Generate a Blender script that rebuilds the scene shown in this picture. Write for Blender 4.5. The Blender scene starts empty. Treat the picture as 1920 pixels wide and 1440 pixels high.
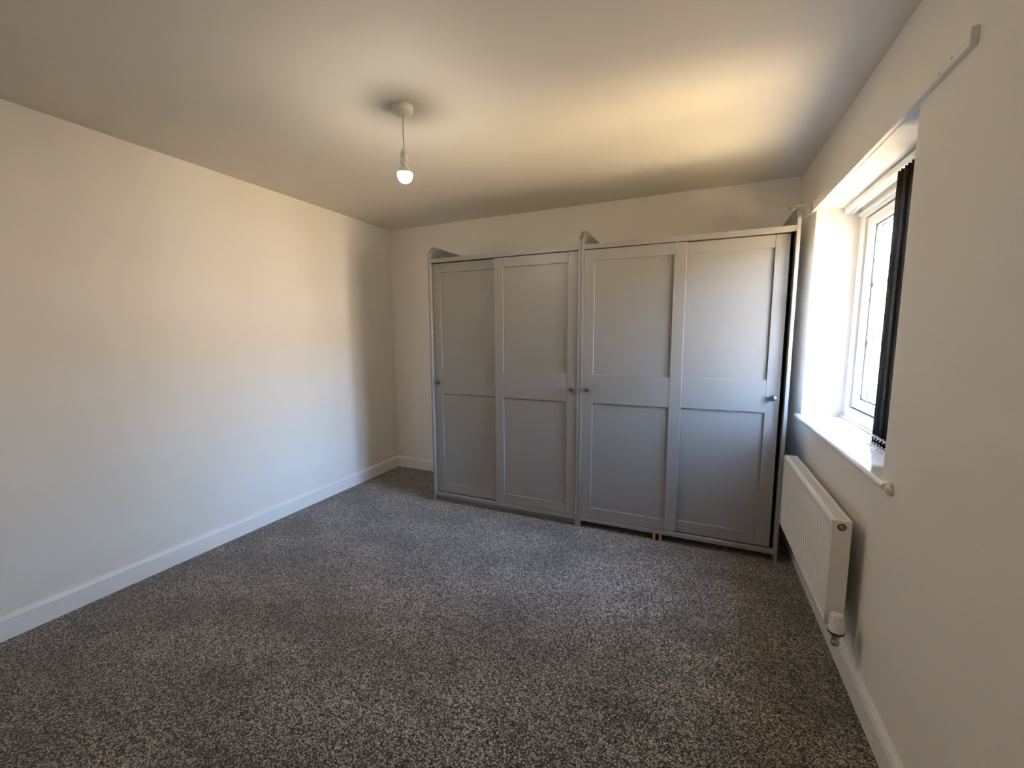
import bpy, bmesh, math, random
from mathutils import Matrix, Vector
random.seed(7)
S = bpy.context.scene
C = S.collection

# ------------------------------------------------------------------ camera
cam_d = bpy.data.cameras.new('camera')
cam_d.sensor_fit = 'HORIZONTAL'; cam_d.sensor_width = 36.0
cam_d.lens = 780.9 * 36.0 / 1920.0
cam_d.clip_start = 0.02; cam_d.clip_end = 400
cam = bpy.data.objects.new('camera', cam_d); C.objects.link(cam)
R_ = Vector((0.91558096, 0.40210462, -0.00483637))
U_ = Vector((-0.04236141, 0.10840166, 0.9932042))
F_ = Vector((-0.39989627, 0.90915398, -0.11628421))
m = Matrix((R_, U_, -F_)).transposed().to_4x4()
m.translation = Vector((2.7239, -3.3075, 1.3158))
cam.matrix_world = m
S.camera = cam

# ------------------------------------------------------------------ sky, sun, exposure
wd = bpy.data.worlds.new('sky'); S.world = wd; wd.use_nodes = True
nt = wd.node_tree; nt.nodes.clear()
out = nt.nodes.new('ShaderNodeOutputWorld'); bg = nt.nodes.new('ShaderNodeBackground')
sky = nt.nodes.new('ShaderNodeTexSky'); sky.sky_type = 'NISHITA'
SUN_EL, SUN_AZ = math.radians(47), math.radians(148)      # direction towards the sun: behind this house, -x side
sky.sun_disc = False; sky.sun_elevation = SUN_EL
sky.sun_rotation = math.pi / 2 - SUN_AZ
sky.altitude = 50; sky.air_density = 0.8; sky.dust_density = 4.0; sky.ozone_density = 1.0
bg.inputs['Strength'].default_value = 3.7
nt.links.new(sky.outputs[0], bg.inputs[0]); nt.links.new(bg.outputs[0], out.inputs[0])

sun_d = bpy.data.lights.new('sun', 'SUN'); sun_d.energy = 20.0; sun_d.angle = math.radians(0.6)
sun_d.color = (1.0, 0.90, 0.74)
sun = bpy.data.objects.new('sun', sun_d); C.objects.link(sun)
sd = Vector((math.cos(SUN_AZ) * math.cos(SUN_EL), math.sin(SUN_AZ) * math.cos(SUN_EL), math.sin(SUN_EL)))
sun.rotation_euler = sd.to_track_quat('Z', 'Y').to_euler()
sun.location = (-4, -2, 8)

vs = S.view_settings
vs.view_transform = 'Standard'; vs.look = 'None'; vs.gamma = 1.0; vs.use_curve_mapping = False
vs.exposure = 2.88
cy = S.cycles
cy.use_guiding = True; cy.guiding_training_samples = 64
cy.max_bounces = 12; cy.diffuse_bounces = 7; cy.glossy_bounces = 4; cy.transparent_max_bounces = 16
cy.caustics_reflective = False; cy.caustics_refractive = False
cy.use_denoising = True; cy.denoising_prefilter = 'ACCURATE'

# ------------------------------------------------------------------ dimensions (metres)
W, H = 3.307, 2.316          # room width (x 0..W), height
YR = -3.72                   # wall behind the camera
WY0, WY1 = -1.595, -0.42     # window recess
WZ0, WZ1 = 0.845, 1.995
GROUND = -2.6

# ------------------------------------------------------------------ materials
def new_mat(name):
    mt = bpy.data.materials.new(name); mt.use_nodes = True
    n = mt.node_tree; n.nodes.clear()
    o = n.nodes.new('ShaderNodeOutputMaterial'); p = n.nodes.new('ShaderNodeBsdfPrincipled')
    n.links.new(p.outputs[0], o.inputs[0])
    return mt, n, p

def coords(n, scale=(1, 1, 1)):
    g = n.nodes.new('ShaderNodeNewGeometry'); mp = n.nodes.new('ShaderNodeMapping')
    mp.inputs['Scale'].default_value = scale
    n.links.new(g.outputs['Position'], mp.inputs[0])
    return mp.outputs[0]

def noise(n, vec, scale, detail=3, rough=0.55):
    t = n.nodes.new('ShaderNodeTexNoise'); t.inputs['Scale'].default_value = scale
    t.inputs['Detail'].default_value = detail; t.inputs['Roughness'].default_value = rough
    n.links.new(vec, t.inputs['Vector'])
    return t.outputs['Fac']

def ramp(n, fac, stops):
    r = n.nodes.new('ShaderNodeValToRGB'); e = r.color_ramp.elements
    while len(e) < len(stops): e.new(0.5)
    for el, (pos, col) in zip(e, stops):
        el.position = pos; el.color = (*col, 1)
    n.links.new(fac, r.inputs[0])
    return r.outputs[0]

def bump(n, p, height, strength, dist):
    b = n.nodes.new('ShaderNodeBump'); b.inputs['Strength'].default_value = strength
    b.inputs['Distance'].default_value = dist
    n.links.new(height, b.inputs['Height']); n.links.new(b.outputs[0], p.inputs['Normal'])
    return b

def simple(name, col, rough=0.5, metal=0.0, spec=0.5, var=0.03, vscale=6.0, bstr=0.0, bscale=200, bdist=0.0005, coat=0.0):
    mt, n, p = new_mat(name)
    v = coords(n)
    f = noise(n, v, vscale)
    lo = tuple(c * (1 - var) for c in col); hi = tuple(min(1, c * (1 + var)) for c in col)
    n.links.new(ramp(n, f, [(0.3, lo), (0.7, hi)]), p.inputs['Base Color'])
    p.inputs['Roughness'].default_value = rough; p.inputs['Metallic'].default_value = metal
    p.inputs['Specular IOR Level'].default_value = spec
    p.inputs['Coat Weight'].default_value = coat
    if bstr: bump(n, p, noise(n, v, bscale, 2), bstr, bdist)
    return mt

M = {}
M['wall'] = simple('wall_paint', (0.81, 0.776, 0.722), 0.62, spec=0.35, var=0.012, vscale=3, bstr=0.25, bscale=260, bdist=0.0006)
M['ceiling'] = simple('ceiling_paint', (0.72, 0.684, 0.626), 0.7, spec=0.3, var=0.012, vscale=2, bstr=0.2, bscale=220, bdist=0.0006)
M['gloss'] = simple('white_gloss', (0.84, 0.83, 0.81), 0.28, var=0.01)
M['sill'] = simple('sill_gloss', (0.84, 0.84, 0.83), 0.16, var=0.012, vscale=9, bstr=0.05, bscale=60, bdist=0.001)
M['upvc'] = simple('white_upvc', (0.82, 0.82, 0.80), 0.3, var=0.015)
M['gasket'] = simple('black_gasket', (0.03, 0.03, 0.032), 0.6)
M['spacer'] = simple('silver_spacer', (0.75, 0.76, 0.77), 0.4, metal=0.2)
M['georgian'] = simple('grey_white_bar', (0.62, 0.63, 0.63), 0.4)
M['grey'] = simple('grey_foil', (0.285, 0.275, 0.263), 0.42, spec=0.45, var=0.02, vscale=5, bstr=0.06, bscale=500, bdist=0.0003)
M['greydark'] = simple('grey_board', (0.09, 0.085, 0.08), 0.6, var=0.05)
M['back'] = simple('hardboard', (0.30, 0.29, 0.28), 0.7)
M['knob'] = simple('pewter_knob', (0.16, 0.15, 0.14), 0.3, metal=0.85, var=0.05)
M['pine'] = simple('raw_pine', (0.62, 0.36, 0.16), 0.65, var=0.15, vscale=40)
M['radiator'] = simple('radiator_enamel', (0.80, 0.78, 0.74), 0.33, var=0.01)
M['radcore'] = simple('radiator_core', (0.30, 0.29, 0.27), 0.6)
M['plastic'] = simple('white_plastic', (0.80, 0.78, 0.73), 0.35, var=0.015)
M['cord'] = simple('white_flex', (0.62, 0.58, 0.52), 0.5)
M['black'] = simple('black_plastic', (0.015, 0.015, 0.016), 0.4)
M['brass'] = simple('dull_brass', (0.42, 0.33, 0.19), 0.38, metal=0.9, var=0.1, vscale=60)
M['chrome'] = simple('worn_chrome', (0.45, 0.43, 0.39), 0.32, metal=0.95, var=0.12, vscale=80)
M['steel'] = simple('dull_steel', (0.32, 0.30, 0.28), 0.4, metal=0.8)
M['slat'] = simple('charcoal_blind_fabric', (0.026, 0.023, 0.020), 0.9, spec=0.1, var=0.12, vscale=90, bstr=0.3, bscale=900, bdist=0.0003)
M['weight'] = simple('white_blind_weight', (0.78, 0.76, 0.70), 0.4)
M['bead'] = simple('white_bead_chain', (0.85, 0.84, 0.80), 0.25)
M['filler'] = simple('plaster_filler', (0.70, 0.66, 0.58), 0.8, var=0.08, vscale=60, bstr=0.6, bscale=90, bdist=0.003)

# carpet: heathered twist pile
mt, n, p = new_mat('twist_carpet'); v = coords(n)
warp = n.nodes.new('ShaderNodeTexVoronoi'); warp.inputs['Scale'].default_value = 235
warp.inputs['Randomness'].default_value = 1.0; n.links.new(v, warp.inputs['Vector'])
sep = n.nodes.new('ShaderNodeSeparateColor'); n.links.new(warp.outputs['Color'], sep.inputs[0])
fl = noise(n, v, 185, 2, 0.6)
mx = n.nodes.new('ShaderNodeMath'); mx.operation = 'MULTIPLY_ADD'
n.links.new(sep.outputs[0], mx.inputs[0]); mx.inputs[1].default_value = 0.45
half = n.nodes.new('ShaderNodeMath'); half.operation = 'MULTIPLY'; half.inputs[1].default_value = 0.62
n.links.new(fl, half.inputs[0]); n.links.new(half.outputs[0], mx.inputs[2])
base = ramp(n, mx.outputs[0], [(0.36, (0.008, 0.0068, 0.0055)), (0.50, (0.072, 0.061, 0.049)), (0.61, (0.23, 0.196, 0.160)), (0.76, (0.54, 0.47, 0.39))])
big = noise(n, coords(n, (1.0, 1.6, 1)), 2.3, 4, 0.6)                # pile brushed in different directions
bigc = ramp(n, big, [(0.35, (0.70, 0.70, 0.70)), (0.62, (1.15, 1.15, 1.15))])
mul = n.nodes.new('ShaderNodeMix'); mul.data_type = 'RGBA'; mul.blend_type = 'MULTIPLY'; mul.inputs[0].default_value = 1
n.links.new(base, mul.inputs[6]); n.links.new(bigc, mul.inputs[7])
n.links.new(mul.outputs[2], p.inputs['Base Color'])
p.inputs['Roughness'].default_value = 1.0; p.inputs['Specular IOR Level'].default_value = 0.05
p.inputs['Sheen Weight'].default_value = 0.25; p.inputs['Sheen Roughness'].default_value = 0.6
bump(n, p, mx.outputs[0], 0.75, 0.006)
M['carpet'] = mt

# clear glass: mostly lets light straight through, with a surface reflection
mt = bpy.data.materials.new('clear_glass'); mt.use_nodes = True; n = mt.node_tree; n.nodes.clear()
o = n.nodes.new('ShaderNodeOutputMaterial'); mixs = n.nodes.new('ShaderNodeMixShader'); fr = n.nodes.new('ShaderNodeFresnel')
gg = n.nodes.new('ShaderNodeNewGeometry'); mi = n.nodes.new('ShaderNodeMix'); mi.data_type = 'FLOAT'
mi.inputs[2].default_value = 1.45; mi.inputs[3].default_value = 1.0        # reflection counted once, on the outer skin of each pane
n.links.new(gg.outputs['Backfacing'], mi.inputs[0]); n.links.new(mi.outputs[0], fr.inputs['IOR'])
tr = n.nodes.new('ShaderNodeBsdfTransparent'); tr.inputs[0].default_value = (0.97, 0.98, 0.975, 1)
gl = n.nodes.new('ShaderNodeBsdfGlossy'); gl.inputs['Roughness'].default_value = 0.02
n.links.new(fr.outputs[0], mixs.inputs[0]); n.links.new(tr.outputs[0], mixs.inputs[1]); n.links.new(gl.outputs[0], mixs.inputs[2])
n.links.new(mixs.outputs[0], o.inputs[0]); M['glass'] = mt

# lit opal bulb
mt = bpy.data.materials.new('lit_bulb'); mt.use_nodes = True; n = mt.node_tree; n.nodes.clear()
o = n.nodes.new('ShaderNodeOutputMaterial'); em = n.nodes.new('ShaderNodeEmission')
em.inputs[0].default_value = (1.0, 0.88, 0.71, 1); em.inputs[1].default_value = 56.0
n.links.new(em.outputs[0], o.inputs[0]); M['bulb'] = mt

# outdoors
def brick_mat(name, c1, c2, mortar):
    mt, n, p = new_mat(name)
    g = n.nodes.new('ShaderNodeNewGeometry'); s = n.nodes.new('ShaderNodeSeparateXYZ'); c = n.nodes.new('ShaderNodeCombineXYZ')
    n.links.new(g.outputs['Position'], s.inputs[0])
    ad = n.nodes.new('ShaderNodeMath'); n.links.new(s.outputs[0], ad.inputs[0]); n.links.new(s.outputs[1], ad.inputs[1])
    n.links.new(ad.outputs[0], c.inputs[0]); n.links.new(s.outputs[2], c.inputs[1])
    b = n.nodes.new('ShaderNodeTexBrick'); n.links.new(c.outputs[0], b.inputs['Vector'])
    b.inputs['Scale'].default_value = 1.0; b.inputs['Brick Width'].default_value = 0.225; b.inputs['Row Height'].default_value = 0.075
    b.inputs['Mortar Size'].default_value = 0.006
    b.inputs['Color1'].default_value = (*c1, 1); b.inputs['Color2'].default_value = (*c2, 1); b.inputs['Mortar'].default_value = (*mortar, 1)
    n.links.new(b.outputs['Color'], p.inputs['Base Color']); p.inputs['Roughness'].default_value = 0.9
    bump(n, p, b.outputs['Fac'], -0.4, 0.01)
    return mt
M['brick'] = brick_mat('orange_brick', (0.55, 0.30, 0.13), (0.45, 0.22, 0.10), (0.55, 0.48, 0.38))
M['tile'] = simple('grey_roof_tile', (0.16, 0.16, 0.17), 0.7, var=0.15, vscale=8)
M['paving'] = simple('buff_paving', (0.26, 0.192, 0.094), 0.9, var=0.12, vscale=3)
M['ownbrick'] = brick_mat('buff_brick', (0.42, 0.33, 0.24), (0.36, 0.27, 0.19), (0.5, 0.46, 0.40))
M['darkglass'] = simple('dark_pane', (0.10, 0.11, 0.13), 0.08, spec=0.7)

# ------------------------------------------------------------------ mesh helpers
def box(bm, x0, x1, y0, y1, z0, z1, bev=0.0, seg=2):
    vs_ = [bm.verts.new((x, y, z)) for z in (z0, z1) for y in (y0, y1) for x in (x0, x1)]
    idx = [(0, 2, 3, 1), (4, 5, 7, 6), (0, 1, 5, 4), (2, 6, 7, 3), (0, 4, 6, 2), (1, 3, 7, 5)]
    fs = [bm.faces.new([vs_[i] for i in f]) for f in idx]
    if bev > 0:
        es = {e for f in fs for e in f.edges}
        bmesh.ops.bevel(bm, geom=list(es), offset=bev, segments=seg, profile=0.5, affect='EDGES')
    return bm

def prism(bm, pts, axis, a0, a1):
    """extrude closed 2-D outline pts along axis; pts are the two other coordinates in xyz order"""
    def mk(p, a):
        c = [p[0], p[1]]; c.insert(axis, a); return bm.verts.new(c)
    A = [mk(p, a0) for p in pts]; B = [mk(p, a1) for p in pts]
    k = len(pts)
    bm.faces.new(A); bm.faces.new(B[::-1])
    for i in range(k):
        bm.faces.new((A[i], B[i], B[(i + 1) % k], A[(i + 1) % k]))
    bmesh.ops.recalc_face_normals(bm, faces=bm.faces[:])
    return bm

def lathe(bm, prof, centre=(0, 0, 0), axis='Z', seg=24):
    """prof: (radius, height) pairs; closes at ends"""
    rings = []
    cx, cy, cz = centre
    def P(r, h, a):
        u, v = r * math.cos(a), r * math.sin(a)
        if axis == 'Z': return (cx + u, cy + v, cz + h)
        if axis == 'Y': return (cx + u, cy + h, cz + v)
        return (cx + h, cy + u, cz + v)
    for r, h in prof:
        if r < 1e-6: rings.append([bm.verts.new(P(0, h, 0))])
        else: rings.append([bm.verts.new(P(r, h, 2 * math.pi * i / seg)) for i in range(seg)])
    for a, b in zip(rings, rings[1:]):
        for i in range(seg):
            j = (i + 1) % seg
            if len(a) == 1 and len(b) == 1: continue
            if len(a) == 1: bm.faces.new((a[0], b[i], b[j]))
            elif len(b) == 1: bm.faces.new((a[i], a[j], b[0]))
            else: bm.faces.new((a[i], a[j], b[j], b[i]))
    if len(rings[0]) > 1: bm.faces.new(rings[0][::-1])
    if len(rings[-1]) > 1: bm.faces.new(rings[-1])
    bmesh.ops.recalc_face_normals(bm, faces=bm.faces[:])
    return bm

def tube(bm, pts, r, seg=8):
    pts = [Vector(p) for p in pts]; rings = []
    for i, p in enumerate(pts):
        d = (pts[min(i + 1, len(pts) - 1)] - pts[max(i - 1, 0)]).normalized()
        ref = Vector((0, 0, 1)) if abs(d.z) < 0.9 else Vector((0, 1, 0))
        a = d.cross(ref).normalized(); b = d.cross(a).normalized()
        rings.append([bm.verts.new(p + a * r * math.cos(2 * math.pi * k / seg) + b * r * math.sin(2 * math.pi * k / seg)) for k in range(seg)])
    for A, B in zip(rings, rings[1:]):
        for k in range(seg):
            bm.faces.new((A[k], A[(k + 1) % seg], B[(k + 1) % seg], B[k]))
    bm.faces.new(rings[0][::-1]); bm.faces.new(rings[-1])
    bmesh.ops.recalc_face_normals(bm, faces=bm.faces[:])
    return bm

def obj(name, bm, mat, parent=None, smooth=False):
    me = bpy.data.meshes.new(name); bm.to_mesh(me); bm.free()
    me.materials.append(M[mat] if isinstance(mat, str) else mat)
    if smooth:
        for f in me.polygons: f.use_smooth = True
        me.set_sharp_from_angle(angle=math.radians(40))
    o = bpy.data.objects.new(name, me); C.objects.link(o)
    if parent:
        o.parent = parent
        o.matrix_parent_inverse = parent.matrix_basis.inverted()
    return o

def NB(): return bmesh.new()
def thing(name, label, cat, loc=(0, 0, 0), group=None):
    o = bpy.data.objects.new(name, None); C.objects.link(o); o.location = loc
    o.empty_display_size = 0.1
    o['label'] = label; o['category'] = cat
    if group: o['group'] = group
    return o
def tag(o, label, cat, group=None):
    o['label'] = label; o['category'] = cat
    if group: o['group'] = group
    return o
def struct(o, label=None, cat=None):
    o['kind'] = 'structure'
    if label: o['label'] = label
    if cat: o['category'] = cat
    return o

# ------------------------------------------------------------------ room shell
T = 0.12
struct(obj('floor', box(NB(), -T, W + 0.02, YR - T, T, -0.2, 0.0), 'carpet'), 'dark grey heathered twist-pile carpet over the whole floor', 'carpet')
struct(obj('ceiling', box(NB(), -T, W + 0.3, YR - T, T, H, H + 0.28), 'ceiling'), 'plain off-white painted ceiling', 'ceiling')
struct(obj('wall_left', box(NB(), -T, 0, YR - T, T, 0, H), 'wall'), 'long off-white wall facing the window', 'wall')
struct(obj('wall_back', box(NB(), 0, W, 0, T, 0, H), 'wall'), 'off-white wall behind the grey wardrobes', 'wall')
struct(obj('wall_front', box(NB(), 0, W, YR - T, YR, 0, H), 'wall'), 'off-white wall facing the wardrobes', 'wall')

bm = NB()                                   # wall with the window recess, one watertight shell
ys = [YR - T, WY0, WY1, T]; zs = [-0.2, WZ0 - 0.025, WZ1, H]; X0, X1 = W, W + 0.3
g0 = {}; g1 = {}
for i, y in enumerate(ys):
    for j, z in enumerate(zs):
        g0[i, j] = bm.verts.new((X0, y, z)); g1[i, j] = bm.verts.new((X1, y, z))
for i in range(3):
    for j in range(3):
        if (i, j) == (1, 1): continue
        bm.faces.new((g0[i, j], g0[i, j + 1], g0[i + 1, j + 1], g0[i + 1, j]))
        bm.faces.new((g1[i, j], g1[i + 1, j], g1[i + 1, j + 1], g1[i, j + 1]))
for (a, b) in (((1, 1), (2, 1)), ((2, 1), (2, 2)), ((2, 2), (1, 2)), ((1, 2), (1, 1))):
    bm.faces.new((g0[a], g0[b], g1[b], g1[a]))
for k in range(3):
    bm.faces.new((g0[k, 0], g0[k + 1, 0], g1[k + 1, 0], g1[k, 0])); bm.faces.new((g0[k, 3], g1[k, 3], g1[k + 1, 3], g0[k + 1, 3]))
    bm.faces.new((g0[0, k], g1[0, k], g1[0, k + 1], g0[0, k + 1])); bm.faces.new((g0[3, k], g0[3, k + 1], g1[3, k + 1], g1[3, k]))
bmesh.ops.recalc_face_normals(bm, faces=bm.faces[:])
es = [e for e in bm.edges if {v for v in e.verts} <= {g0[1, 1], g0[2, 1], g0[2, 2], g0[1, 2]}]
bmesh.ops.bevel(bm, geom=es, offset=0.004, segments=2, profile=0.5, affect='EDGES')
struct(obj('wall_right', bm, 'wall'), 'off-white wall with the window recess and radiator', 'wall')

# skirting: flat board, quirk groove, rounded top
SK = [(0, 0), (0.016, 0), (0.016, 0.080), (0.0080, 0.0804), (0.0080, 0.0850), (0.0152, 0.0858), (0.0142, 0.091), (0.0125, 0.097), (0.0095, 0.102), (0.0065, 0.105), (0.0065, 0.108), (0, 0.108)]
struct(obj('baseboard_left', prism(NB(), [(d, z) for d, z in SK], 1, YR, 0), 'gloss'), 'white moulded skirting board along the long left wall', 'skirting')
struct(obj('baseboard_right', prism(NB(), [(W - d, z) for d, z in SK], 1, YR, 0), 'gloss'), 'white moulded skirting board below the radiator', 'skirting')
struct(obj('baseboard_back', prism(NB(), [(-d, z) for d, z in SK], 0, 0.0066, W - 0.0066), 'gloss'), 'white moulded skirting board behind the wardrobes', 'skirting')
struct(obj('baseboard_front', prism(NB(), [(YR + d, z) for d, z in SK], 0, 0.0066, W - 0.0066), 'gloss'), 'white moulded skirting board facing the wardrobes', 'skirting')

# ------------------------------------------------------------------ window
win = thing('window_1', 'white double-glazed casement window in the deep wall recess', 'window', (W + 0.2, (WY0 + WY1) / 2, WZ0))
win['kind'] = 'structure'
FX0, FX1 = 3.507, 3.577
fr_y0, fr_y1, fr_z0, fr_z1 = WY0 + 0.072, WY1 - 0.072, 0.912, 1.922
ym = (WY0 + WY1) / 2
bm = NB()
box(bm, FX0, FX1, fr_y1, WY1, WZ0, WZ1, 0.003)
box(bm, FX0, FX1, WY0, fr_y0, WZ0, WZ1, 0.003)
box(bm, FX0, FX1, fr_y0, fr_y1, WZ0, fr_z0, 0.003)
box(bm, FX0, FX1, fr_y0, fr_y1, fr_z1, WZ1, 0.003)
box(bm, FX0 + 0.002, FX1, ym - 0.03, ym + 0.03, fr_z0, fr_z1, 0.003)
obj('window_frame', bm, 'upvc', win)
obj('frame_bead', box(NB(), FX0 - 0.012, FX0, WY0 + 0.002, WY1 - 0.002, WZ1 - 0.058, WZ1 - 0.040, 0.003), 'upvc', win)
obj('cill_board_trim', box(NB(), FX0 - 0.012, FX0, WY0 + 0.002, WY1 - 0.002, WZ0, WZ0 + 0.012, 0.003), 'upvc', win)
for (a, b) in ((ym + 0.03, fr_y1), (fr_y0, ym - 0.03)):
    g = 0.007; sx0, sx1 = 3.518, 3.59; w = 0.046
    a0, b0, c0, d0 = a + g, b - g, fr_z0 + g, fr_z1 - g
    bm = NB()                                             # dark weather seal seen in the gap round the sash
    box(bm, sx0 + 0.006, sx0 + 0.02, a, a0, fr_z0, fr_z1); box(bm, sx0 + 0.006, sx0 + 0.02, b0, b, fr_z0, fr_z1)
    box(bm, sx0 + 0.006, sx0 + 0.02, a0, b0, fr_z0, c0); box(bm, sx0 + 0.006, sx0 + 0.02, a0, b0, d0, fr_z1)
    sash = NB()
    box(sash, sx0, sx1, a0, a0 + w, c0, d0, 0.003); box(sash, sx0, sx1, b0 - w, b0, c0, d0, 0.003)
    box(sash, sx0, sx1, a0 + w, b0 - w, c0, c0 + w, 0.003); box(sash, sx0, sx1, a0 + w, b0 - w, d0 - w, d0, 0.003)
    so = obj('sash', sash, 'upvc', win)
    obj('weather_seal', bm, 'gasket', so)
    A, B, Cz, Dz = a0 + w, b0 - w, c0 + w, d0 - w
    for gx in (3.545, 3.569):
        obj('pane', box(NB(), gx - 0.002, gx + 0.002, A, B, Cz, Dz), 'glass', so)
        bm = NB(); t = 0.006; h = 0.004
        box(bm, gx - h, gx + h, A, A + t, Cz, Dz); box(bm, gx - h, gx + h, B - t, B, Cz, Dz)
        box(bm, gx - h, gx + h, A, B, Cz, Cz + t); box(bm, gx - h, gx + h, A, B, Dz - t, Dz)
        obj('glazing_gasket', bm, 'gasket', so)
    bm = NB(); t = 0.003
    box(bm, 3.549, 3.565, A, A + t, Cz, Dz); box(bm, 3.549, 3.565, B - t, B, Cz, Dz)
    box(bm, 3.549, 3.565, A, B, Cz, Cz + t); box(bm, 3.549, 3.565, A, B, Dz - t, Dz)
    obj('spacer_bar', bm, 'spacer', so)
    for k in (1, 2):
        zc = Cz + (Dz - Cz) * k / 3
        obj('glazing_bar', box(NB(), 3.552, 3.562, A, B, zc - 0.010, zc + 0.010), 'georgian', so)
    yc = (A + B) / 2
    obj('glazing_bar', box(NB(), 3.551, 3.563, yc - 0.010, yc + 0.010, Cz, Dz), 'georgian', so)
# sill board with a rounded nose and small horns past the recess
bm = NB()
nose = 3.281
prof = [(FX0 - 0.002, 0.821), (W + 0.002, 0.821)]
obj_s = NB()
box(obj_s, W, FX0, WY0 + 0.001, WY1 - 0.001, 0.8205, WZ0)
out_ = [(W, 0.8205), (nose + 0.010, 0.8205), (nose + 0.004, 0.8235), (nose, 0.829), (nose, 0.8365), (nose + 0.004, 0.842), (nose + 0.010, WZ0), (W, WZ0)]
prism(obj_s, out_, 1, -1.668, -0.372)
bm.free()
obj('window_sill', obj_s, 'sill', win)
bm = NB()
bmesh.ops.create_icosphere(bm, subdivisions=3, radius=1.0)
for v_ in bm.verts:
    c = v_.co
    k = 1 + 0.18 * math.sin(5 * c.x + 3 * c.z) * math.cos(4 * c.y + 1)
    v_.co = Vector((W - 0.004 + c.x * 0.013 * k, -1.672 + c.y * 0.018 * k, 0.829 + c.z * 0.021 * k - 0.004 * c.y))
obj('filler_lump', bm, 'filler', win, True)

# ------------------------------------------------------------------ curtain batten and bracket
bat = thing('curtain_batten', 'long painted timber batten fixed across the wall above the window recess', 'batten', (W, -1.05, 1.997))
obj('board', box(NB(), W - 0.016, W, -1.878, -0.225, 1.997, 2.040, 0.0015), 'wall', bat)
for (y, z) in ((-1.802, 2.012), (-1.742, 2.006)):
    obj('screw_hole', lathe(NB(), [(0.0, -0.0012), (0.0028, -0.0012), (0.0028, 0.0)], (W - 0.016, y, z), 'X', 10), 'steel', bat)
br = thing('curtain_pole_bracket', 'small empty metal curtain pole bracket on the batten beside the wardrobe', 'bracket', (W - 0.016, -0.385, 2.028))
bx_ = W - 0.016
obj('wall_plate', box(NB(), bx_ - 0.004, bx_, -0.391, -0.379, 2.008, 2.050, 0.001), 'steel', br)
obj('arm', tube(NB(), [(bx_ - 0.003, -0.385, 2.044), (bx_ - 0.04, -0.385, 2.043), (bx_ - 0.078, -0.385, 2.041)], 0.0018), 'cord', br)
cup = [(bx_ - 0.0935 + 0.0155 * math.cos(a), -0.385, 2.034 - 0.014 * math.sin(a)) for a in [math.pi * k / 12 for k in range(13)]]
cup = [(bx_ - 0.078, -0.385, 2.043)] + cup + [(bx_ - 0.109, -0.385, 2.045)]
obj('cup', tube(NB(), cup, 0.0024), 'steel', br)

# ------------------------------------------------------------------ vertical blind, drawn back into a stack
vb = thing('vertical_blind', 'charcoal vertical blind drawn back into a tight stack in the window recess', 'blind', (3.455, -1.3, 1.995))
hr = NB()
hx0, hx1 = 3.432, 3.476
out_ = [(hx0, 1.962), (hx0 + 0.004, 1.9585), (hx0 + 0.015, 1.9585), (hx0 + 0.015, 1.972), (hx1 - 0.015, 1.972), (hx1 - 0.015, 1.9585), (hx1 - 0.004, 1.9585), (hx1, 1.962), (hx1, 1.988), (hx0, 1.988)]
prism(hr, out_, 1, WY0 + 0.012, WY1 - 0.012)
obj('headrail', hr, 'upvc', vb)
for y in (-0.50, -1.0, -1.5):
    obj('fixing_bracket', box(NB(), hx0 - 0.003, hx1 + 0.003, y - 0.012, y + 0.012, 1.988, 1.995), 'upvc', vb)
n_s = 15; pitch = 0.0285; y_first = -1.160
sx = 3.455; half_w = 0.0445
slat_me = None; wt_me = None
zb, zt_ = 0.860, 1.938
def slat_bm():
    bm = NB(); k = 8; pts = []
    for i in range(k + 1):
        u = -1 + 2 * i / k
        pts.append((u * half_w, 0.0035 * (1 - u * u)))
    lo = [(x, y) for x, y in pts]; hi = [(x, y + 0.0009) for x, y in reversed(pts)]
    prism(bm, lo + hi, 2, zb, zt_)
    return bm
def bead_chain(bm, pts, r):
    for p_ in pts:
        bmesh.ops.create_icosphere(bm, subdivisions=1, radius=r, matrix=Matrix.Translation(p_))
for i in range(n_s):
    y = y_first - i * pitch
    if slat_me is None:
        s_o = obj('slat', slat_bm(), 'slat', None, True); slat_me = s_o.data
    else:
        s_o = bpy.data.objects.new('slat', slat_me); C.objects.link(s_o)
    s_o.parent = vb; s_o.matrix_parent_inverse = vb.matrix_basis.inverted()
    s_o.location = (sx, y, 0); s_o.rotation_euler = (0, 0, math.radians(random.uniform(-7, 7)))
    if wt_me is None:
        w_o = obj('bottom_weight', box(box(NB(), -half_w, half_w, -0.0035, 0.0075, 0.8905, 0.900), -half_w, half_w, -0.0035, 0.0075, 0.854, 0.862), 'weight'); wt_me = w_o.data
    else:
        w_o = bpy.data.objects.new('bottom_weight', wt_me); C.objects.link(w_o)
    w_o.parent = s_o
    h_o = bpy.data.objects.new('hanger', bpy.data.meshes['hanger']) if i else obj('hanger', box(NB(), -0.010, 0.010, -0.0015, 0.0015, zt_ - 0.004, 1.962), 'upvc')
    if i: C.objects.link(h_o)
    h_o.parent = s_o
# bead chains: loops hanging between neighbouring slats, front and back
for side in (-1, 1):
    bm = NB()
    cxp = sx + side * 0.0475
    for i in range(-1, n_s - 1):
        yA = y_first - i * pitch; yB = yA - pitch
        for j in range(12):
            t = j / 12
            zz = 0.888 - 0.036 * math.sin(math.pi * t) ** 0.7 + random.uniform(-0.0015, 0.0015)
            bead_chain(bm, [(cxp + side * 0.004 * math.sin(math.pi * t) + random.uniform(-.001, .001), yA + (yB - yA) * t, zz)], 0.0027)
    obj('bead_chain', bm, 'bead', vb, True)

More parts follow.
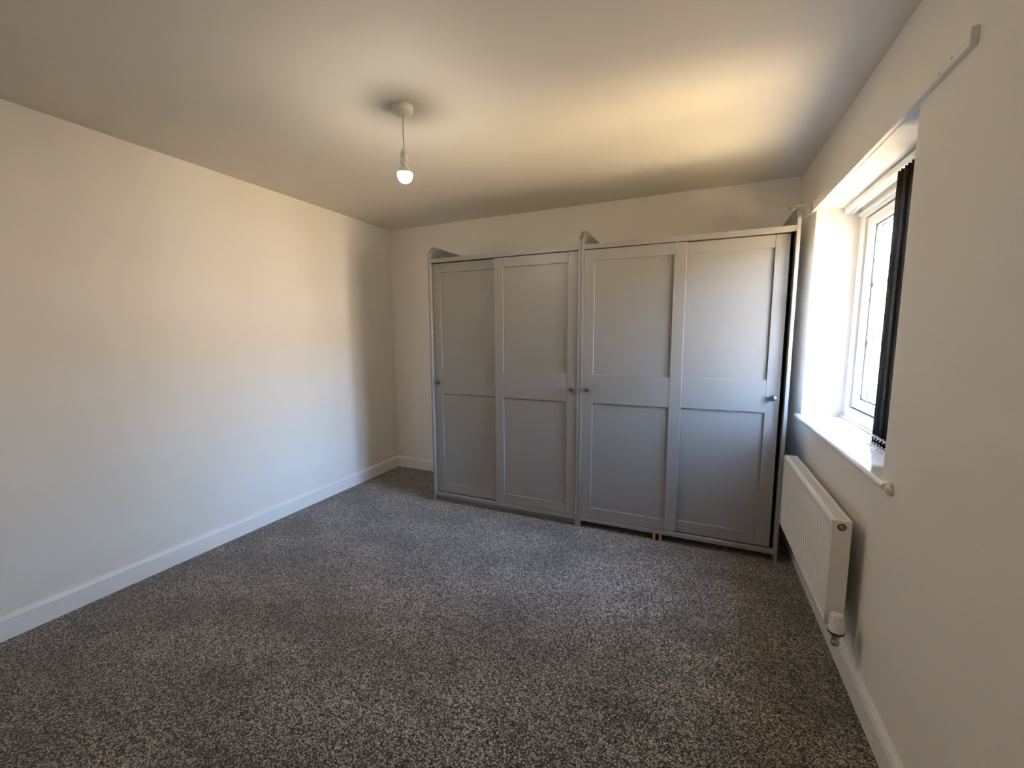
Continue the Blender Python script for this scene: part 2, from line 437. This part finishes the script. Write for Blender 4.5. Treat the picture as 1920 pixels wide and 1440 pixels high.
# ------------------------------------------------------------------ radiator
RX0, RX1 = W - 0.102, W - 0.042        # front (room side), rear
RY0, RY1, RZ0, RZ1 = -1.518, -0.620, 0.238, 0.645
rad = thing('radiator', 'white panel radiator with ribbed front and slotted top under the window', 'radiator', (W - 0.07, (RY0 + RY1) / 2, 0.24))
# ribbed front panel
bm = NB(); prof = []
nr = 26; pr = (RY1 - RY0 - 0.03) / nr
y = RY0 + 0.015
prof.append((RX0 + 0.003, RY0 + 0.004))
for i in range(nr):
    y0 = y + i * pr
    prof += [(RX0 + 0.003, y0 + 0.002), (RX0 + 0.0085, y0 + pr * 0.28), (RX0 + 0.0085, y0 + pr * 0.50), (RX0 + 0.003, y0 + pr * 0.78)]
prof.append((RX0 + 0.003, RY1 - 0.004))
prof += [(RX0 + 0.014, RY1 - 0.004), (RX0 + 0.014, RY0 + 0.004)]
prism(bm, prof, 2, RZ0 + 0.016, RZ1 - 0.030)
obj('front_panel', bm, 'radiator', rad)
bm = NB()                                                   # plain rounded bands above and below the ribs
prism(bm, [(RX0 + 0.016, RZ1 - 0.034), (RX0 + 0.003, RZ1 - 0.034), (RX0, RZ1 - 0.026), (RX0, RZ1 - 0.010), (RX0 + 0.004, RZ1 - 0.004), (RX0 + 0.016, RZ1 - 0.004)], 1, RY0 + 0.004, RY1 - 0.004)
obj('top_band', bm, 'radiator', rad)
bm = NB()
prism(bm, [(RX0 + 0.016, RZ0 + 0.020), (RX0 + 0.003, RZ0 + 0.020), (RX0, RZ0 + 0.014), (RX0 + 0.002, RZ0 + 0.004), (RX0 + 0.008, RZ0), (RX0 + 0.016, RZ0)], 1, RY0 + 0.004, RY1 - 0.004)
obj('bottom_band', bm, 'radiator', rad)
obj('convector_core', box(NB(), RX0 + 0.016, RX1 - 0.004, RY0 + 0.03, RY1 - 0.03, RZ0 + 0.03, RZ1 - 0.03), 'radcore', rad)
for (a, b) in ((RY0, RY0 + 0.0025), (RY1 - 0.0025, RY1)):
    obj('side_cover', box(NB(), RX0 + 0.002, RX1, a, b, RZ0 + 0.012, RZ1, 0.001), 'radiator', rad)
    obj('side_cover_lip', box(NB(), RX0, RX0 + 0.006, min(a, b) - 0.0005, max(a, b) + 0.004, RZ0 + 0.010, RZ1 - 0.002, 0.001), 'radiator', rad)
obj('rear_strip', box(NB(), RX1 - 0.004, RX1, RY0 + 0.0025, RY1 - 0.0025, RZ1 - 0.05, RZ1, 0.001), 'radiator', rad)
gt = NB()                                                   # top grille: two rails and fine cross bars
box(gt, RX0 + 0.006, RX0 + 0.015, RY0 + 0.0025, RY1 - 0.0025, RZ1 - 0.004, RZ1, 0.001)
box(gt, RX1 - 0.012, RX1 - 0.004, RY0 + 0.0025, RY1 - 0.0025, RZ1 - 0.004, RZ1, 0.001)
box(gt, RX0 + 0.012, RX1 - 0.010, RY0 + 0.0025, RY0 + 0.010, RZ1 - 0.004, RZ1)
box(gt, RX0 + 0.012, RX1 - 0.010, RY1 - 0.010, RY1 - 0.0025, RZ1 - 0.004, RZ1)
go = obj('top_grille', gt, 'radiator', rad)
gb = NB(); nb = 76
for i in range(nb):
    yy = RY0 + 0.012 + (RY1 - RY0 - 0.024) * (i + 0.5) / nb
    box(gb, RX0 + 0.014, RX1 - 0.011, yy - 0.0034, yy + 0.0034, RZ1 - 0.005, RZ1 - 0.0012)
gbo = obj('cross_bars', gb, 'radiator', go); gbo['kind'] = 'stuff'
# end plug in its hole
pl = obj('end_plug', lathe(NB(), [(0.0, -0.0035), (0.0030, -0.0035), (0.0034, -0.0045), (0.0075, -0.0045), (0.0095, -0.002), (0.0095, 0.006), (0.0, 0.006)], (W - 0.072, RY0, 0.621), 'Y', 20), 'brass', rad, True)
obj('hole_rim', lathe(NB(), [(0.0098, -0.0006), (0.0135, -0.0006), (0.0135, 0.003), (0.0098, 0.003)], (W - 0.072, RY0, 0.621), 'Y', 24), 'gasket', rad)
for yb in (-0.78, -1.36):
    obj('wall_bracket', box(NB(), RX1 - 0.002, W, yb - 0.012, yb + 0.012, RZ0 + 0.06, RZ1 - 0.06), 'radiator', rad)
# thermostatic valve at the bottom near end
vx, vy = W - 0.073, -1.556
va = obj('thermostatic_valve', lathe(NB(), [(0.0, 0.186), (0.010, 0.186), (0.013, 0.190), (0.014, 0.200), (0.011, 0.206), (0.0105, 0.214), (0.0145, 0.219), (0.0145, 0.232), (0.010, 0.236), (0.0, 0.236)], (vx, vy, 0.002), 'Z', 12), 'chrome', rad)
va['label'] = 'worn chrome valve with white thermostatic head'
obj('lock_ring', lathe(NB(), [(0.0, 0.2365), (0.0235, 0.2365), (0.0255, 0.2385), (0.0255, 0.2435), (0.0235, 0.2446), (0.0, 0.2446)], (vx, vy, 0), 'Z', 28), 'black', va, True)
hd = NB(); prof = [(0.0, 0.2446), (0.0235, 0.2446), (0.0240, 0.252), (0.0232, 0.270), (0.0210, 0.292), (0.0195, 0.304), (0.016, 0.309), (0.0, 0.310)]
lathe(hd, prof, (vx, vy, 0), 'Z', 28)
for k in range(10):                                         # finger flutes
    a = 2 * math.pi * (k + 0.5) / 10
    c, s_ = math.cos(a), math.sin(a)
    tube(hd, [(vx + 0.0215 * c, vy + 0.0215 * s_, 0.266), (vx + 0.0192 * c, vy + 0.0192 * s_, 0.306)], 0.0026, 6)
obj('valve_head', hd, 'plastic', va, True)
obj('inlet_pipe', tube(NB(), [(vx, vy, 0.202), (vx + 0.010, vy + 0.035, 0.201), (vx + 0.028, vy + 0.100, 0.200), (vx + 0.050, vy + 0.175, 0.199), (W - 0.0005, vy + 0.250, 0.198)], 0.0072, 14), 'chrome', va, True)
obj('tail_nut', lathe(NB(), [(0.0, 0.0), (0.0125, 0.0), (0.0125, 0.014), (0.0095, 0.015), (0.0095, 0.046), (0.0, 0.046)], (vx, vy + 0.006, 0.262 - 0.036), 'Y', 6), 'chrome', va)

# ------------------------------------------------------------------ pendant light
LX, LY = 1.500, -1.703
pd = thing('pendant_light', 'bare lit bulb on a short white flex below a round ceiling rose', 'light', (LX, LY, H))
obj('ceiling_rose', lathe(NB(), [(0.0, -0.036), (0.005, -0.036), (0.007, -0.033), (0.028, -0.032), (0.038, -0.028), (0.043, -0.020), (0.0445, -0.006), (0.0445, 0.0), (0.0, 0.0)], (LX, LY, H), 'Z', 40), 'plastic', pd, True)
obj('flex', tube(NB(), [(LX, LY, 2.284), (LX - 0.002, LY, 2.24), (LX - 0.0015, LY, 2.19), (LX - 0.001, LY, 2.138)], 0.0032, 8), 'cord', pd, True)
hx = LX - 0.001
hb = obj('lamp_holder', lathe(NB(), [(0.0, 2.143), (0.006, 2.143), (0.010, 2.138), (0.0155, 2.126), (0.0165, 2.1185), (0.0145, 2.118), (0.0145, 2.1165), (0.0165, 2.116), (0.0168, 2.090), (0.0190, 2.089), (0.0190, 2.080), (0.015, 2.080), (0.0, 2.081)], (hx, LY, 0), 'Z', 28), 'plastic', pd, True)
obj('bulb_cap', lathe(NB(), [(0.0, 2.082), (0.0112, 2.082), (0.0112, 2.068), (0.0, 2.068)], (hx, LY, 0), 'Z', 20), 'plastic', pd, True)
obj('bulb_collar', lathe(NB(), [(0.0, 2.0705), (0.0125, 2.0705), (0.0150, 2.066), (0.0225, 2.058), (0.0295, 2.048), (0.0332, 2.039), (0.0332, 2.037), (0.0, 2.037)], (hx, LY, 0), 'Z', 32), 'plastic', pd, True)  # opaque collar drawn low and wide to hold bulb light off the ceiling
bp = [(0.0, 2.0368), (0.0327, 2.0368)]                     # lit opal dome
for k in range(1, 13):
    a = math.radians(9 - k * (99 / 12)); bp.append((max(0.033 * math.cos(a), 0.0), 2.0315 + 0.036 * math.sin(a)))
bp[-1] = (0.0, bp[-1][1])
obj('light_bulb', lathe(NB(), bp, (hx, LY, 0), 'Z', 32), 'bulb', pd, True)

# ------------------------------------------------------------------ wardrobes
UW, UD = 1.18, 0.555
WX, WYF = 0.847, -0.612
TP = 0.0185
def knob_bm(x, y, z):
    return lathe(NB(), [(0.0, 0.0), (0.0095, 0.0), (0.0075, -0.004), (0.0068, -0.008), (0.0105, -0.012), (0.0158, -0.016), (0.0175, -0.0205), (0.0158, -0.0255), (0.0100, -0.029), (0.0045, -0.0303), (0.0, -0.0305)], (x, y, z), 'Y', 24)

def door(parent, x0, x1, yf, knob_right):
    """framed sliding door: two stiles, three rails, two recessed panels"""
    z0, z1 = 0.073, 1.853; th = 0.018; sw = 0.068
    d = bpy.data.objects.new('sliding_door', None); C.objects.link(d); d.location = ((x0 + x1) / 2, yf, z0); d.empty_display_size = 0.1
    d.parent = parent; d.matrix_parent_inverse = parent.matrix_basis.inverted()
    bpy.context.view_layer.update()
    def put(name, bm, mat, smooth=False):
        o = obj(name, bm, mat, None, smooth); o.parent = d
        o.matrix_parent_inverse = Matrix.Translation(-Vector(d.location)); return o
    b = 0.0012
    put('stile', box(NB(), x0, x0 + sw, yf, yf + th, z0, z1, b), 'grey')
    put('stile', box(NB(), x1 - sw, x1, yf, yf + th, z0, z1, b), 'grey')
    g = 0.0006
    for (a, c) in ((z0, 0.146), (0.868, 1.056), (1.786, z1)):
        put('rail', box(NB(), x0 + sw + g, x1 - sw - g, yf + 0.0006, yf + th, a, c, b), 'grey')
    for (a, c) in ((0.146, 0.868), (1.056, 1.786)):
        put('panel', box(NB(), x0 + sw, x1 - sw, yf + 0.0095, yf + 0.015, a, c), 'grey')
    kx = x1 - sw / 2 if knob_right else x0 + sw / 2
    put('knob', knob_bm(kx, yf, 0.957), 'knob', True)
    return d

def wardrobe(x0, label, front_door, plinth):
    """front_door: which of the two doors runs in the front track"""
    x1 = x0 + UW; yf = WYF; yb = WYF + UD
    t = thing('wardrobe', label, 'wardrobe', ((x0 + x1) / 2, (yf + yb) / 2, 0), 'pair of grey sliding-door wardrobes')
    outl = [(yf, 0), (yf, 1.926), (yf + 0.060, 1.984), (yf + 0.068, 1.987), (yb, 1.987), (yb, 0)]
    for a, b in ((x0 + 0.0014, x0 + TP), (x1 - TP, x1 - 0.0014)):
        bm = NB(); prism(bm, outl, 0, a, b)
        bmesh.ops.bevel(bm, geom=[e for e in bm.edges], offset=0.0012, segments=2, profile=0.5, affect='EDGES')
        obj('side_panel', bm, 'grey', t)
    i0, i1 = x0 + TP, x1 - TP
    obj('top_rail', box(NB(), i0, i1, yf + 0.001, yf + 0.022, 1.858, 1.888, 0.0012), 'grey', t)
    obj('top_board', box(NB(), i0, i1, yf + 0.022, yb, 1.868, 1.884), 'grey', t)
    obj('bottom_rail', box(NB(), i0, i1, yf + 0.001, yf + 0.022, 0.046, 0.070, 0.0012), 'grey', t)
    obj('bottom_board', box(NB(), i0, i1, yf + 0.022, yb, 0.050, 0.066), 'grey', t)
    obj('back_panel', box(NB(), i0, i1, yb - 0.006, yb - 0.002, 0.04, 1.868), 'back', t)
    obj('middle_partition', box(NB(), (x0 + x1) / 2 - 0.008, (x0 + x1) / 2 + 0.008, yf + 0.08, yb - 0.006, 0.066, 1.868), 'grey', t)
    obj('shelf', box(NB(), i0, (x0 + x1) / 2 - 0.008, yf + 0.09, yb - 0.006, 1.50, 1.516), 'grey', t)
    if plinth:
        obj('plinth', box(NB(), i0, i1, yf + 0.032, yf + 0.046, 0.0, 0.0495), 'grey', t)
    else:
        for xx in (2.523, 2.561):
            obj('support_block', box(NB(), xx, xx + 0.014, yf + 0.004, yf + 0.05, 0.0, 0.0495, 0.001), 'pine', t)
    FY, RY = yf + 0.006, yf + 0.030
    if front_door == 'second':
        door(t, i0 + 0.004, i0 + 0.608, RY, False); door(t, 1.401, i1 - 0.001, FY, True)
    else:
        door(t, i0 + 0.001, 2.655, FY, False); door(t, 2.566, i1 - 0.020, RY, True)
    obj('door_track', box(NB(), i0, i1, yf + 0.022, yf + 0.052, 1.856, 1.868), 'greydark', t)
    return t

wardrobe(WX, 'grey sliding-door wardrobe nearer the long bare wall, its far door set behind', 'second', True)
wardrobe(WX + UW, 'grey sliding-door wardrobe beside the window and radiator, on small wooden blocks', 'first', False)

# ------------------------------------------------------------------ outside
struct(obj('ground_outside', box(NB(), -40, 60, -60, 80, GROUND - 0.2, GROUND), 'paving'), 'sunlit buff paving outside the window', 'paving')
struct(obj('wall_lower_storey', box(NB(), -T, W + 0.3, YR - T, T, GROUND, -0.2), 'ownbrick'), 'unseen brick storey below the room, added to block sun under the floor', 'wall')  # unseen block, added so the sun does not leak under the floor

def terrace(label, HX, HY0, HY1, EAVE, brick='brick'):
    ho = thing('terraced_houses', label, 'house', (HX + 4, (HY0 + HY1) / 2, GROUND))
    obj('brick_wall', box(NB(), HX, HX + 8, HY0, HY1, GROUND, EAVE), brick, ho)
    bm = NB(); prism(bm, [(HX - 0.35, EAVE), (HX + 4, EAVE + 2.9), (HX + 8.35, EAVE), (HX + 8.35, EAVE + 0.12), (HX + 4, EAVE + 3.05), (HX - 0.35, EAVE + 0.12)], 1, HY0 - 0.1, HY1 + 0.1)
    obj('roof', bm, 'tile', ho)
    obj('gable', prism(NB(), [(HX, EAVE), (HX + 8, EAVE), (HX + 4, EAVE + 2.7)], 1, HY0 + 0.05, HY1 - 0.05), brick, ho)
    obj('fascia', box(NB(), HX - 0.37, HX - 0.30, HY0 - 0.1, HY1 + 0.1, EAVE - 0.14, EAVE + 0.12), 'upvc', ho)
    obj('string_course', box(NB(), HX - 0.04, HX, HY0, HY1, -0.34, -0.28), 'upvc', ho)
    y = HY1 - 0.35; k = 0
    while y > HY0 + 1.6:
        for (z0, z1) in ((0.72, 2.12), (-1.75, -0.35)):
            if k % 3 == 1 and z0 < 0:
                obj('front_door', box(NB(), HX - 0.05, HX + 0.02, y - 1.0, y, GROUND, GROUND + 2.1), 'upvc', ho)
                continue
            wn = obj('house_window', box(NB(), HX - 0.05, HX + 0.03, y - 1.3, y, z0, z1), 'upvc', ho)
            for (a, b) in ((y - 1.25, y - 0.68), (y - 0.62, y - 0.05)):
                obj('pane', box(NB(), HX - 0.055, HX - 0.045, a, b, z0 + 0.75, z1 - 0.06), 'darkglass', wn)
                obj('pane', box(NB(), HX - 0.055, HX - 0.045, a, b, z0 + 0.06, z0 + 0.69), 'darkglass', wn)
        y -= 2.6; k += 1
    return ho
terrace('sunlit orange brick terrace beside the court, its end seen through the window', 10.72, 8.0, 22.2, 3.85)
terrace('unseen buff brick terrace added far across the open court to bounce warm light in', 27.0, -17.0, 17.0, 3.2, 'ownbrick')  # unseen row, added so its facade throws warm light on the left wall
